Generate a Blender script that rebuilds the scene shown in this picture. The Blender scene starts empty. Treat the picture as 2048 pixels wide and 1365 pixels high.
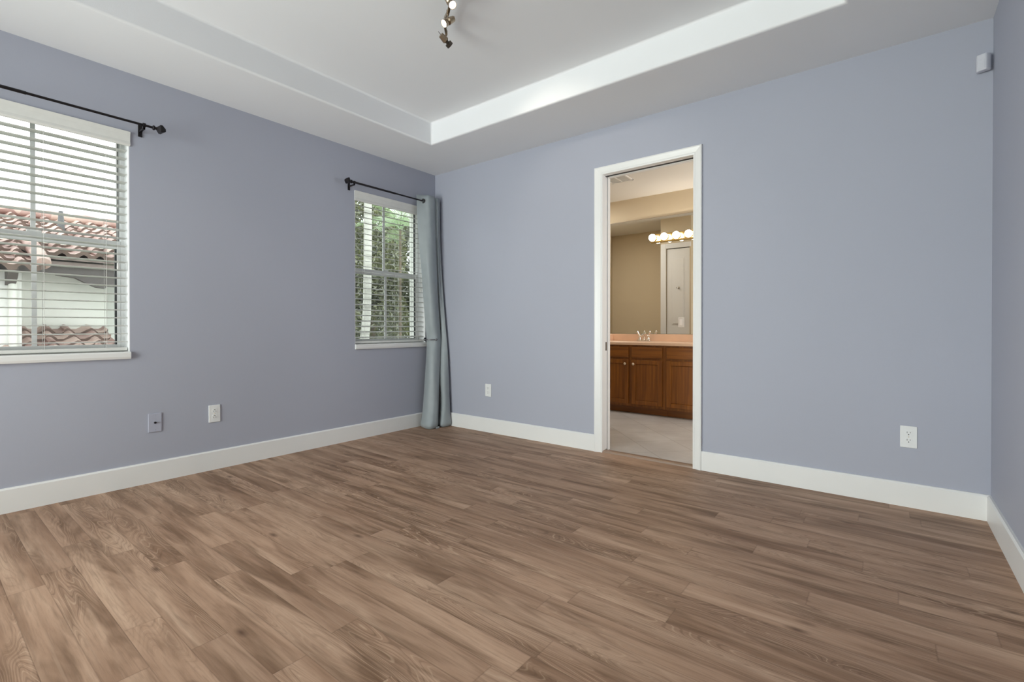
import bpy, bmesh, math, random
from mathutils import Vector, Matrix
PI = math.pi
scene = bpy.context.scene
COL = scene.collection
random.seed(7)

# ------------------------------------------------------------------ camera
cam_d = bpy.data.cameras.new('camera')
cam = bpy.data.objects.new('camera', cam_d)
COL.objects.link(cam)
cam.location = (3.5211, -3.2663, 0.9421)
cam.rotation_euler = (PI/2 - 0.0054, 0, 0.6644)
cam_d.sensor_width = 36
cam_d.lens = 959.68*36/2048
cam_d.shift_y = -22.066/2048
cam_d.clip_start = 0.02
scene.camera = cam

# ------------------------------------------------------------------ sky (bright overcast)
world = bpy.data.worlds.new('overcast_sky')
scene.world = world
world.use_nodes = True
wn = world.node_tree
bg = wn.nodes['Background']
tc = wn.nodes.new('ShaderNodeTexCoord')
nz = wn.nodes.new('ShaderNodeTexNoise'); nz.inputs['Scale'].default_value = 2.5; nz.inputs['Detail'].default_value = 3
cr = wn.nodes.new('ShaderNodeValToRGB')
cr.color_ramp.elements[0].position = .3; cr.color_ramp.elements[0].color = (.86, .91, .97, 1)
cr.color_ramp.elements[1].position = .7; cr.color_ramp.elements[1].color = (1, 1, 1, 1)
wn.links.new(tc.outputs['Generated'], nz.inputs['Vector'])
wn.links.new(nz.outputs['Fac'], cr.inputs['Fac'])
wn.links.new(cr.outputs['Color'], bg.inputs['Color'])
bg.inputs['Strength'].default_value = 3.8

# ------------------------------------------------------------------ unseen fill lights added behind the camera and in the bathroom
def area(name, loc, rot, sx, sy, power, col):
    d = bpy.data.lights.new(name, 'AREA'); d.shape = 'RECTANGLE'; d.size = sx; d.size_y = sy
    d.energy = power; d.color = col
    o = bpy.data.objects.new(name, d); COL.objects.link(o)
    o.location = loc; o.rotation_euler = rot
    return o
area('fill_rear', (1.05, -5.45, 1.22), (PI/2+.28, 0, -.45), 2.1, 2.2, 205, (1.0, .985, .965))  # added soft fill behind the camera, brightens the whole room
area('fill_bathroom', (4.34, 1.15, 1.45), (0, PI/2, 0), 1.1, 1.2, 43, (.98, .99, 1.0))  # added fill from the right; that wall has no window
area('fill_bathroom_ceiling', (.35, 1.55, 2.47), (0, 0, 0), .5, .5, 17, (1.0, .97, .92))  # added fill for the wall seen in the mirror; no fixture modelled

scene.view_settings.view_transform = 'Standard'
scene.view_settings.look = 'None'
scene.view_settings.exposure = 0.0
scene.view_settings.gamma = 1.0
scene.view_settings.use_curve_mapping = False
scene.cycles.max_bounces = 10
scene.cycles.diffuse_bounces = 6
scene.cycles.transparent_max_bounces = 24
scene.cycles.caustics_reflective = False
scene.cycles.caustics_refractive = False
scene.cycles.sample_clamp_indirect = 4.0

# ------------------------------------------------------------------ materials
def s2l(c):
    return tuple(((v/255)/12.92 if v/255 <= .04045 else ((v/255+.055)/1.055)**2.4) for v in c)
class NT:
    def __init__(s, name):
        s.m = bpy.data.materials.new(name); s.m.use_nodes = True
        s.t = s.m.node_tree; s.b = s.t.nodes['Principled BSDF']
        s.out = s.t.nodes['Material Output']
    def n(s, kind, **kw):
        o = s.t.nodes.new('ShaderNode'+kind)
        for k, v in kw.items():
            if k.startswith('i_'):
                o.inputs[k[2:].replace('_', ' ')].default_value = v
            else: setattr(o, k, v)
        return o
    def l(s, a, b): s.t.links.new(a, b)
    def math(s, op, a, b=None, c=None, clamp=False):
        o = s.n('Math', operation=op); o.use_clamp = clamp
        for i, v in enumerate((a, b, c)):
            if v is None: continue
            if isinstance(v, (int, float)): o.inputs[i].default_value = v
            else: s.l(v, o.inputs[i])
        return o.outputs[0]
    def vec(s, x, y, z=0.0):
        o = s.n('CombineXYZ')
        for i, v in enumerate((x, y, z)):
            if isinstance(v, (int, float)): o.inputs[i].default_value = v
            else: s.l(v, o.inputs[i])
        return o.outputs[0]
    def noise(s, v, scale=1, detail=2, rough=.5, dist=0):
        o = s.n('TexNoise'); s.l(v, o.inputs['Vector'])
        o.inputs['Scale'].default_value = scale; o.inputs['Detail'].default_value = detail
        o.inputs['Roughness'].default_value = rough; o.inputs['Distortion'].default_value = dist
        return o.outputs['Fac']
    def ramp(s, f, stops):
        o = s.n('ValToRGB'); e = o.color_ramp.elements
        while len(e) < len(stops): e.new(.5)
        for el, (p, c) in zip(e, stops):
            el.position = p; el.color = (*c, 1) if not isinstance(c, (int, float)) else (c, c, c, 1)
        s.l(f, o.inputs['Fac']); return o.outputs['Color']
    def mix(s, f, a, b, mode='MIX'):
        o = s.n('Mix', data_type='RGBA', blend_type=mode)
        for i, v in ((0, f), (6, a), (7, b)):
            if isinstance(v, (int, float)): o.inputs[i].default_value = v
            elif isinstance(v, tuple): o.inputs[i].default_value = (*v, 1)
            else: s.l(v, o.inputs[i])
        return o.outputs[2]
    def bump(s, h, strength, dist):
        o = s.n('Bump'); o.inputs['Strength'].default_value = strength; o.inputs['Distance'].default_value = dist
        s.l(h, o.inputs['Height']); s.l(o.outputs[0], s.b.inputs['Normal'])

def plain(name, col, rough=.5, metal=0.0, var=.04, scale=30, bump=0.0, bscale=200, spec=.5):
    m = NT(name)
    co = m.n('TexCoord').outputs['Object']
    f = m.noise(co, scale, 2)
    c0 = tuple(max(0, v*(1-var)) for v in col); c1 = tuple(min(1, v*(1+var)) for v in col)
    m.l(m.ramp(f, [(.3, c0), (.7, c1)]), m.b.inputs['Base Color'])
    m.b.inputs['Roughness'].default_value = rough; m.b.inputs['Metallic'].default_value = metal
    m.b.inputs['Specular IOR Level'].default_value = spec
    if bump: m.bump(m.noise(co, bscale, 2), bump, .002)
    return m.m
def emit(name, col, strength, rough=.3):
    m = NT(name); m.b.inputs['Base Color'].default_value = (*col, 1)
    co = m.n('TexCoord').outputs['Object']
    m.l(m.ramp(m.noise(co, 8, 1), [(.2, tuple(v*.97 for v in col)), (.8, col)]), m.b.inputs['Emission Color'])
    m.b.inputs['Emission Strength'].default_value = strength; m.b.inputs['Roughness'].default_value = rough
    return m.m

M = {}
M['wall_blue'] = plain('wall_blue_paint', (.385, .400, .470), .6, var=.012, scale=1.2, bump=.12, bscale=260, spec=.25)
M['wall_beige'] = plain('wall_beige_paint', (.60, .51, .37), .7, var=.01, scale=2, bump=.1, bscale=260, spec=.2)
M['ceiling'] = plain('ceiling_paint', (.775, .785, .805), .85, var=.01, scale=2, bump=.12, bscale=180, spec=.2)
M['ceiling_bath'] = plain('ceiling_bath_paint', (.72, .70, .66), .85, var=.01, scale=2, spec=.2)
M['trim'] = plain('white_trim_paint', (.76, .76, .75), .35, var=.01, scale=6)
M['reveal'] = plain('reveal_white', (.78, .79, .80), .6, var=.01)
M['vinyl'] = plain('white_vinyl', (.84, .85, .85), .35, var=.01)
M['slat'] = plain('blind_white', (.70, .70, .67), .4, var=.02)
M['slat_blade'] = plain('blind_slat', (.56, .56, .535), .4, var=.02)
M['plastic'] = plain('white_plastic', (.74, .75, .75), .35, var=.01)
M['plastic_grey'] = plain('pale_grey_plastic', (.60, .61, .60), .35, var=.02)
M['painted_plate'] = plain('painted_plate', (.40, .415, .50), .5, var=.02)
M['sensor'] = plain('sensor_plastic', (.56, .57, .63), .4, var=.02)
M['dark'] = plain('dark_slot', (.02, .02, .02), .6)
M['gap'] = plain('dark_rubber_gap', (.03, .032, .035), .6)
M['bronze'] = plain('black_bronze', (.018, .016, .018), .35, .6, var=.2)
M['cord'] = plain('blind_cord', (.62, .62, .60), .8)
M['nickel'] = plain('antique_nickel', (.36, .29, .21), .28, .95, var=.1, scale=60)
M['nickel_dark'] = plain('dark_nickel', (.10, .085, .07), .35, .9, var=.15, scale=60)
M['chrome'] = plain('chrome', (.80, .78, .74), .12, 1.0, var=.02)
M['brass'] = plain('polished_brass', (.83, .60, .25), .2, 1.0, var=.03)
M['counter'] = plain('cultured_marble', (.72, .50, .35), .3, var=.06, scale=5)
M['steel'] = plain('dark_steel', (.26, .26, .28), .22, 1.0)
M['edge'] = plain('mirror_edge', (.30, .24, .18), .5)
M['hw'] = plain('brushed_knob', (.72, .62, .50), .3, .9)
M['lens'] = emit('lamp_lens', (1, .95, .84), 9)
M['bulb'] = emit('globe_bulb', (1, .89, .74), 22)
M['lens_off'] = plain('lamp_face', (.05, .045, .04), .3, .4)

def m_mirror():
    m = NT('mirror_silver'); m.b.inputs['Base Color'].default_value = (.86, .87, .85, 1)
    m.b.inputs['Metallic'].default_value = 1; m.b.inputs['Roughness'].default_value = .005
    return m.m
M['mirror'] = m_mirror()

def m_glass(name, tint, refl, op=0.0):
    m = NT(name); t = m.t
    tr = m.n('BsdfTransparent'); tr.inputs[0].default_value = (*tint, 1)
    gl = m.n('BsdfGlossy'); gl.inputs['Roughness'].default_value = .02
    fr = m.n('Fresnel'); fr.inputs['IOR'].default_value = 1.45
    k = m.math('MULTIPLY', fr.outputs[0], refl)
    mx = m.n('MixShader'); m.l(k, mx.inputs[0]); m.l(tr.outputs[0], mx.inputs[1]); m.l(gl.outputs[0], mx.inputs[2])
    m.l(mx.outputs[0], m.out.inputs['Surface']); return m.m
M['glass'] = m_glass('window_glass', (.93, .96, .94), .8)
def m_screen():
    m = NT('insect_mesh')
    tr = m.n('BsdfTransparent'); df = m.n('BsdfDiffuse'); df.inputs[0].default_value = (.10, .105, .10, 1)
    co = m.n('TexCoord').outputs['Object']
    f = m.math('MULTIPLY_ADD', m.noise(co, 400, 1), .08, .10)
    mx = m.n('MixShader'); m.l(f, mx.inputs[0]); m.l(tr.outputs[0], mx.inputs[1]); m.l(df.outputs[0], mx.inputs[2])
    m.l(mx.outputs[0], m.out.inputs['Surface']); return m.m
M['screen'] = m_screen()

def m_floor():
    m = NT('oak_plank_floor')
    sp = m.n('SeparateXYZ'); m.l(m.n('TexCoord').outputs['Object'], sp.inputs[0])
    x, y = sp.outputs[0], sp.outputs[1]
    yy = m.math('DIVIDE', y, .098); row = m.math('FLOOR', yy); fy = m.math('FRACT', yy)
    wr = m.n('TexWhiteNoise', noise_dimensions='1D'); m.l(row, wr.inputs['W'])
    xx = m.math('ADD', m.math('DIVIDE', x, .92), wr.outputs['Value']); colm = m.math('FLOOR', xx); fx = m.math('FRACT', xx)
    wp = m.n('TexWhiteNoise', noise_dimensions='2D'); m.l(m.vec(row, colm), wp.inputs['Vector'])
    rgb = m.n('SeparateColor'); m.l(wp.outputs['Color'], rgb.inputs[0])
    r, g, b = rgb.outputs
    px = m.math('MULTIPLY_ADD', r, 41.0, x); py = m.math('MULTIPLY_ADD', g, 29.0, y)
    pz = m.math('MULTIPLY', b, 13.0)
    def v(sx, sy): return m.vec(m.math('MULTIPLY', px, sx), m.math('MULTIPLY', py, sy), pz)
    broad = m.noise(v(1.2, 10), 1, 4, .55, .4)          # broad tone along the board
    smudge = m.noise(v(1.7, 13.0), 1, 3.5, .6, .5)          # brown heartwood smudges
    fine = m.noise(v(7, 150), 1, 3, .65)                 # fine pores
    fine2 = m.noise(v(2.2, 60), 1, 2, .6)
    warp = m.noise(v(1.35, 11), 1, 1.6, .5, .25)         # cathedral figure
    rings = m.math('SINE', m.math('MULTIPLY', warp, 155.0))
    c = m.ramp(broad, [(.30, s2l((140, 109, 87))), (.50, s2l((170, 138, 115))), (.72, s2l((191, 160, 136)))])
    c = m.mix(m.math('MULTIPLY', m.math('SUBTRACT', r, .5), .36, clamp=False), c, s2l((124, 96, 78)))
    plank = m.math('MULTIPLY_ADD', b, .09, .945)
    c = m.mix(1.0, c, m.vec(plank, plank, plank), 'MULTIPLY')
    sm = m.ramp(smudge, [(.48, 0.0), (.66, 1.0)])
    c = m.mix(m.math('MULTIPLY', sm, .68), c, s2l((98, 71, 50)))
    region = m.ramp(m.noise(v(1.0, 7), 1, 1), [(.46, 0.0), (.62, 1.0)])
    lightl = m.math('MULTIPLY', m.ramp(rings, [(.86, 0.0), (1.0, 1.0)]), m.math('MULTIPLY', region, .50))
    c = m.mix(lightl, c, s2l((198, 170, 144)))
    darkl = m.math('MULTIPLY', m.ramp(m.math('MULTIPLY', rings, -1.0), [(.7, 0.0), (1.0, 1.0)]), m.math('MULTIPLY', region, .36))
    c = m.mix(darkl, c, s2l((80, 56, 40)))
    c = m.mix(m.math('MULTIPLY', m.ramp(fine, [(.35, 1.0), (.52, 0.0)]), .24), c, s2l((92, 68, 52)))
    c = m.mix(m.math('MULTIPLY', m.ramp(fine2, [(.58, 0.0), (.75, 1.0)]), .22), c, s2l((190, 164, 142)))
    vo = m.n('TexVoronoi'); m.l(v(2.3, 6.0), vo.inputs['Vector']); vo.inputs['Scale'].default_value = 1.5
    vc = m.n('SeparateColor'); m.l(vo.outputs['Color'], vc.inputs[0])
    kn = m.math('MULTIPLY', m.ramp(m.math('ADD', vo.outputs['Distance'], m.math('MULTIPLY', smudge, .10)), [(.07, 1.0), (.20, 0.0)]),
                m.math('GREATER_THAN', vc.outputs[0], .62))
    c = m.mix(m.math('MULTIPLY', kn, .75), c, s2l((72, 48, 33)))
    ey = m.math('MINIMUM', fy, m.math('SUBTRACT', 1.0, fy)); ex = m.math('MINIMUM', fx, m.math('SUBTRACT', 1.0, fx))
    e = m.math('MAXIMUM', m.ramp(ey, [(.006, 1.0), (.020, 0.0)]), m.ramp(ex, [(.0009, 1.0), (.0028, 0.0)]))
    c = m.mix(m.math('MULTIPLY', e, .24), c, s2l((64, 45, 33)))
    m.l(c, m.b.inputs['Base Color'])
    m.l(m.math('MULTIPLY_ADD', fine, .14, .44), m.b.inputs['Roughness'])
    m.b.inputs['Specular IOR Level'].default_value = .22
    h = m.math('SUBTRACT', m.math('ADD', m.math('MULTIPLY', fine, .5), m.math('MULTIPLY', rings, .08)), e)
    m.bump(h, .16, .0012)
    return m.m
M['floor'] = m_floor()

def m_tile():
    m = NT('diagonal_floor_tile')
    sp = m.n('SeparateXYZ'); m.l(m.n('TexCoord').outputs['Object'], sp.inputs[0])
    a = m.math('DIVIDE', m.math('ADD', sp.outputs[0], sp.outputs[1]), .47)
    b = m.math('DIVIDE', m.math('SUBTRACT', sp.outputs[0], sp.outputs[1]), .47)
    fa, fb = m.math('FRACT', a), m.math('FRACT', b)
    ea = m.math('MINIMUM', fa, m.math('SUBTRACT', 1.0, fa)); eb = m.math('MINIMUM', fb, m.math('SUBTRACT', 1.0, fb))
    e = m.ramp(m.math('MINIMUM', ea, eb), [(.006, 1.0), (.014, 0.0)])
    wp = m.n('TexWhiteNoise', noise_dimensions='2D'); m.l(m.vec(m.math('FLOOR', a), m.math('FLOOR', b)), wp.inputs['Vector'])
    n = m.noise(m.n('TexCoord').outputs['Object'], 3.5, 4, .6)
    c = m.ramp(n, [(.3, (.37, .35, .335)), (.7, (.48, .46, .445))])
    c = m.mix(m.math('MULTIPLY', wp.outputs['Value'], .15), c, (.36, .33, .30))
    c = m.mix(m.math('MULTIPLY', e, .6), c, (.20, .18, .16))
    m.l(c, m.b.inputs['Base Color']); m.b.inputs['Roughness'].default_value = .35
    return m.m
M['tile'] = m_tile()

def m_wood(name, c0, c1, c2, vertical=True):
    m = NT(name)
    mp = m.n('Mapping'); m.l(m.n('TexCoord').outputs['Object'], mp.inputs[0])
    mp.inputs['Scale'].default_value = (40, 40, 2.2) if vertical else (2.2, 40, 40)
    f = m.noise(mp.outputs[0], 1, 3, .55, .3)
    m.l(m.ramp(f, [(.3, c0), (.5, c1), (.72, c2)]), m.b.inputs['Base Color'])
    m.b.inputs['Roughness'].default_value = .38
    return m.m
M['oak'] = m_wood('honey_oak', (.15, .045, .003), (.20, .064, .005), (.26, .092, .009))
M['oak_h'] = m_wood('honey_oak_horizontal', (.15, .045, .003), (.20, .064, .005), (.26, .092, .009), False)
M['threshold'] = m_wood('threshold_wood', (.20, .125, .08), (.27, .18, .125), (.34, .24, .17), False)

def m_fabric():
    m = NT('curtain_satin')
    co = m.n('TexCoord').outputs['Object']
    f = m.noise(co, 14, 3); w = m.noise(co, 900, 1)
    c = m.ramp(f, [(.3, (.345, .385, .405)), (.7, (.385, .425, .445))])
    m.l(c, m.b.inputs['Base Color']); m.b.inputs['Roughness'].default_value = .48
    m.b.inputs['Sheen Weight'].default_value = .25; m.b.inputs['Specular IOR Level'].default_value = .45
    m.bump(w, .12, .001)
    tl = m.n('BsdfTranslucent'); tl.inputs[0].default_value = (.42, .55, .60, 1)
    mx = m.n('MixShader'); mx.inputs[0].default_value = .18
    m.l(m.b.outputs[0], mx.inputs[1]); m.l(tl.outputs[0], mx.inputs[2]); m.l(mx.outputs[0], m.out.inputs['Surface'])
    return m.m
M['fabric'] = m_fabric()

def m_roof():
    m = NT('clay_roof_tile')
    co = m.n('TexCoord').outputs['Object']
    vo = m.n('TexVoronoi'); m.l(co, vo.inputs['Vector']); vo.inputs['Scale'].default_value = 3.2
    vc = m.n('SeparateColor'); m.l(vo.outputs['Color'], vc.inputs[0])
    f = m.math('ADD', m.math('MULTIPLY', vc.outputs[0], .6), m.math('MULTIPLY', m.noise(co, 6, 3), .4))
    m.l(m.ramp(f, [(.2, (.27, .155, .13)), (.5, (.42, .28, .245)), (.8, (.55, .42, .36))]), m.b.inputs['Base Color'])
    m.b.inputs['Roughness'].default_value = .55
    return m.m
M['rooftile'] = m_roof()
M['riser_shade'] = plain('roof_riser_shade', (.17, .12, .10), .9, var=.2, scale=6)  # dark colour for tile risers, imitates the shadow under each row
M['stucco'] = plain('pale_stucco', (.80, .81, .75), .9, var=.03, scale=3, bump=.3, bscale=60)
M['stucco_white'] = plain('white_stucco', (.80, .80, .77), .9, var=.02, scale=3)
M['eave'] = plain('brown_eave_board', (.13, .115, .11), .7, var=.15, scale=4)
M['fascia'] = plain('fascia_board', (.30, .24, .22), .7, var=.1, scale=4)
M['grey_pipe'] = plain('grey_pipe', (.09, .09, .09), .5)
M['grass'] = plain('lawn', (.16, .20, .08), .9, var=.3, scale=2)

def m_leaf(name, c0, c1):
    m = NT(name)
    oi = m.n('TexCoord').outputs['Object']
    c = m.ramp(m.noise(oi, 3.5, 3, .7), [(.3, c0), (.7, c1)])
    d = m.n('BsdfDiffuse'); t = m.n('BsdfTranslucent'); g = m.n('BsdfGlossy'); g.inputs['Roughness'].default_value = .35
    m.l(c, d.inputs[0]); m.l(c, t.inputs[0])
    a = m.n('MixShader'); a.inputs[0].default_value = .35; m.l(d.outputs[0], a.inputs[1]); m.l(t.outputs[0], a.inputs[2])
    q = m.n('MixShader'); q.inputs[0].default_value = .12; m.l(a.outputs[0], q.inputs[1]); m.l(g.outputs[0], q.inputs[2])
    m.l(q.outputs[0], m.out.inputs['Surface']); return m.m
M['leaf_olive'] = m_leaf('olive_leaf', (.085, .095, .04), (.25, .26, .13))
M['leaf_dark'] = m_leaf('dark_leaf', (.05, .058, .026), (.14, .15, .07))
M['leaf_light'] = m_leaf('light_palm_leaf', (.26, .38, .20), (.50, .62, .40))
def m_trunk():
    m = NT('ringed_palm_trunk')
    mp = m.n('Mapping'); m.l(m.n('TexCoord').outputs['Object'], mp.inputs[0]); mp.inputs['Scale'].default_value = (1.2, 1.2, 9)
    f = m.noise(mp.outputs[0], 1, 4, .6, .3)
    m.l(m.ramp(f, [(.33, (.26, .255, .23)), (.5, (.44, .435, .40)), (.7, (.54, .53, .49))]), m.b.inputs['Base Color'])
    m.b.inputs['Roughness'].default_value = .9; return m.m
M['trunk'] = m_trunk()
M['bark'] = plain('bark', (.14, .11, .08), .9, var=.3, scale=8)

# ------------------------------------------------------------------ mesh helpers
class MB:
    """collects shapes into one mesh"""
    def __init__(s): s.v = []; s.f = []; s.mi = []
    def add(s, vs, fs, mi=0):
        k = len(s.v); s.v += [tuple(p) for p in vs]
        s.f += [tuple(i+k for i in f) for f in fs]; s.mi += [mi]*len(fs); return s
    def box(s, a, b, mi=0):
        (x0, y0, z0), (x1, y1, z1) = [tuple(map(min, a, b)), tuple(map(max, a, b))]
        vs = [(x0,y0,z0),(x1,y0,z0),(x1,y1,z0),(x0,y1,z0),(x0,y0,z1),(x1,y0,z1),(x1,y1,z1),(x0,y1,z1)]
        return s.add(vs, [(0,3,2,1),(4,5,6,7),(0,1,5,4),(1,2,6,5),(2,3,7,6),(3,0,4,7)], mi)
    def lathe(s, prof, origin, axis, n=24, mi=0, caps=True):
        """prof: (radius, distance along axis)"""
        ax = Vector(axis).normalized(); o = Vector(origin)
        u = ax.orthogonal().normalized(); w = ax.cross(u)
        k = len(s.v)
        for r, h in prof:
            for i in range(n):
                a = 2*PI*i/n
                s.v.append(tuple(o+ax*h+(u*math.cos(a)+w*math.sin(a))*r))
        for j in range(len(prof)-1):
            for i in range(n):
                i2 = (i+1) % n
                s.f.append((k+j*n+i, k+j*n+i2, k+(j+1)*n+i2, k+(j+1)*n+i)); s.mi.append(mi)
        if caps:
            s.f.append(tuple(k+i for i in range(n))[::-1]); s.mi.append(mi)
            s.f.append(tuple(k+(len(prof)-1)*n+i for i in range(n))); s.mi.append(mi)
        return s
    def cyl(s, p, q, r, n=16, mi=0, r2=None):
        d = Vector(q)-Vector(p)
        return s.lathe([(r, 0), (r if r2 is None else r2, d.length)], p, d, n, mi)
    def tube(s, pts, r, n=10, mi=0):
        P = [Vector(p) for p in pts]; k = len(s.v); u = None
        for j, p in enumerate(P):
            t = (P[min(j+1, len(P)-1)]-P[max(j-1, 0)]).normalized()
            u = (t.orthogonal() if u is None else (u-t*u.dot(t))).normalized(); w = t.cross(u)
            rr = r[j] if isinstance(r, (list, tuple)) else r
            for i in range(n):
                a = 2*PI*i/n; s.v.append(tuple(p+(u*math.cos(a)+w*math.sin(a))*rr))
        for j in range(len(P)-1):
            for i in range(n):
                i2 = (i+1) % n
                s.f.append((k+j*n+i, k+j*n+i2, k+(j+1)*n+i2, k+(j+1)*n+i)); s.mi.append(mi)
        s.f.append(tuple(k+i for i in range(n))[::-1]); s.mi.append(mi)
        s.f.append(tuple(k+(len(P)-1)*n+i for i in range(n))); s.mi.append(mi)
        return s
    def sphere(s, c, r, n=20, m=12, mi=0, sc=(1,1,1)):
        k = len(s.v)
        for j in range(1, m):
            t = PI*j/m
            for i in range(n):
                a = 2*PI*i/n
                s.v.append((c[0]+r*sc[0]*math.sin(t)*math.cos(a), c[1]+r*sc[1]*math.sin(t)*math.sin(a), c[2]+r*sc[2]*math.cos(t)))
        s.v.append((c[0], c[1], c[2]+r*sc[2])); s.v.append((c[0], c[1], c[2]-r*sc[2])); T, B = len(s.v)-2, len(s.v)-1
        for j in range(m-2):
            for i in range(n):
                i2 = (i+1) % n
                s.f.append((k+j*n+i, k+(j+1)*n+i, k+(j+1)*n+i2, k+j*n+i2)); s.mi.append(mi)
        for i in range(n):
            i2 = (i+1) % n
            s.f.append((T, k+i, k+i2)); s.mi.append(mi)
            s.f.append((B, k+(m-2)*n+i2, k+(m-2)*n+i)); s.mi.append(mi)
        return s
    def prism(s, outline, axis_vec, mi=0):
        """closed outline (3d points) swept by axis_vec"""
        d = Vector(axis_vec); n = len(outline)
        vs = [tuple(p) for p in outline]+[tuple(Vector(p)+d) for p in outline]
        return s.add(vs, [tuple(range(n))[::-1], tuple(range(n, 2*n))]+[(i, (i+1) % n, n+(i+1) % n, n+i) for i in range(n)], mi)

WORLD = {}
def wloc(o): return WORLD.get(o.name, Vector((0, 0, 0)))
def tag(o, label=None, cat=None, group=None, kind=None):
    if label: o['label'] = label
    if cat: o['category'] = cat
    if group: o['group'] = group
    if kind: o['kind'] = kind
    return o
def thing(name, loc, label=None, cat=None, group=None, kind=None):
    o = bpy.data.objects.new(name, None); COL.objects.link(o)
    o.empty_display_size = .05; o.location = loc; WORLD[o.name] = Vector(loc)
    return tag(o, label, cat, group, kind)
def obj(name, mb, mats, parent=None, bevel=0, smooth=False, seg=2, label=None, cat=None, group=None, kind=None, solid=0, sub=0, origin=None):
    if not isinstance(mats, (list, tuple)): mats = [mats]
    base = Vector(origin) if origin is not None else (wloc(parent) if parent else Vector((0, 0, 0)))
    me = bpy.data.meshes.new(name)
    me.from_pydata([tuple(Vector(p)-base) for p in mb.v], [], mb.f)
    for m in mats: me.materials.append(m)
    for p, i in zip(me.polygons, mb.mi):
        p.material_index = i; p.use_smooth = smooth
    bm = bmesh.new(); bm.from_mesh(me)
    bmesh.ops.recalc_face_normals(bm, faces=bm.faces); bm.to_mesh(me); bm.free()
    o = bpy.data.objects.new(name, me); COL.objects.link(o)
    if parent: o.parent = parent
    elif origin is not None: o.location = base
    WORLD[o.name] = base
    if bevel:
        b = o.modifiers.new('bevel', 'BEVEL'); b.width = bevel; b.segments = seg; b.limit_method = 'ANGLE'; b.angle_limit = .6
    if solid:
        b = o.modifiers.new('thick', 'SOLIDIFY'); b.thickness = solid; b.offset = 0
    if sub:
        b = o.modifiers.new('sub', 'SUBSURF'); b.levels = sub; b.render_levels = sub
    if smooth and not sub:
        try:
            me.set_sharp_from_angle(angle=.7)
        except Exception: pass
    return tag(o, label, cat, group, kind)
def kids(o): return [c for c in bpy.data.objects if c.parent == o]
def copy_tree(o, parent=None):
    c = o.copy(); COL.objects.link(c)
    if parent: c.parent = parent
    for ch in kids(o): copy_tree(ch, c)
    return c

# ------------------------------------------------------------------ the room
W, H, HT = 3.918, 2.44, 2.622            # width, soffit height, tray height
YR, WT = -4.75, .12                      # rear wall, inner wall thickness
DX0, DX1, DZ = 1.832, 2.500, 2.090       # bathroom doorway
WZ0, WZ1 = .790, 2.090                   # window openings
WIN = [(-3.207, -2.427), (-.908, -.128)] # window_1, window_2 along the left wall
EXT = .225                                # outer wall thickness
SOF = .567

def struct(name, mb, mats, parent=None, **kw):
    o = obj(name, mb, mats, parent, **kw)
    if parent is None: o['kind'] = 'structure'
    return o

# floor
struct('floor', MB().box((0, YR, -.06), (W, .03, 0)), M['floor'])
struct('bathroom_floor', MB().box((-.205, .03, -.06), (4.4, 2.21, -.002)), M['tile'])
struct('threshold_strip', MB().prism([(DX0, -.006, 0), (DX0, -.002, .010), (DX0, .02, .013), (DX0, .06, .010), (DX0, .07, -.002)], (DX1-DX0, 0, 0)), M['threshold'])
# left wall with two window openings
lw = MB()
ys = [YR-.15] + [v for w in WIN for v in w] + [.06]
for i in range(0, 6, 2): lw.box((-EXT, ys[i], -.06), (0, ys[i+1], 2.9))
for w in WIN:
    lw.box((-EXT, w[0], -.06), (0, w[1], WZ0)); lw.box((-EXT, w[0], WZ1), (0, w[1], 2.9))
struct('wall_left', lw, M['wall_blue'])
# back wall with the doorway; bathroom side is beige
bw = MB()
def two_tone(x0, x1, z0, z1):
    bw.box((x0, 0, z0), (x1, .06, z1), 0); bw.box((x0, .06, z0), (x1, WT, z1), 1)
bw.box((0, 0, -.06), (DX0-.020, .06, 2.9), 0); bw.box((-.225, .06, -.06), (DX0-.020, WT, 2.9), 1); two_tone(DX1+.015, 4.4, -.06, 2.9); two_tone(DX0-.020, DX1+.015, DZ+.015, 2.9)
struct('wall_back', bw, [M['wall_blue'], M['wall_beige']])
struct('wall_right', MB().box((W, YR-.15, -.06), (W+.15, 0, 2.9)), M['wall_blue'])
# rear wall behind the camera; unseen glazed doors added to let light in
rw = MB()
rw.box((0, YR-.15, -.06), (.35, YR, 2.9)); rw.box((W-.27, YR-.15, -.06), (W, YR, 2.9)); rw.box((.35, YR-.15, 2.35), (W-.27, YR, 2.9))
struct('wall_rear', rw, M['wall_blue'])
d2 = thing('added_door_2', (2.0, YR-.06, 0), kind='structure')
fr = MB()
for x in (.35, 1.42, 2.50, W-.27-.05): fr.box((x, YR-.10, 0), (x+.05, YR-.04, 2.35))
fr.box((.35, YR-.10, 2.28), (W-.27, YR-.04, 2.35)); fr.box((.35, YR-.10, -.0), (W-.27, YR-.04, .06))
obj('door_frame', fr, M['vinyl'], d2)
obj('glass_pane', MB().box((.40, YR-.072, .06), (W-.32, YR-.068, 2.28)), M['glass'], d2)
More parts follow.
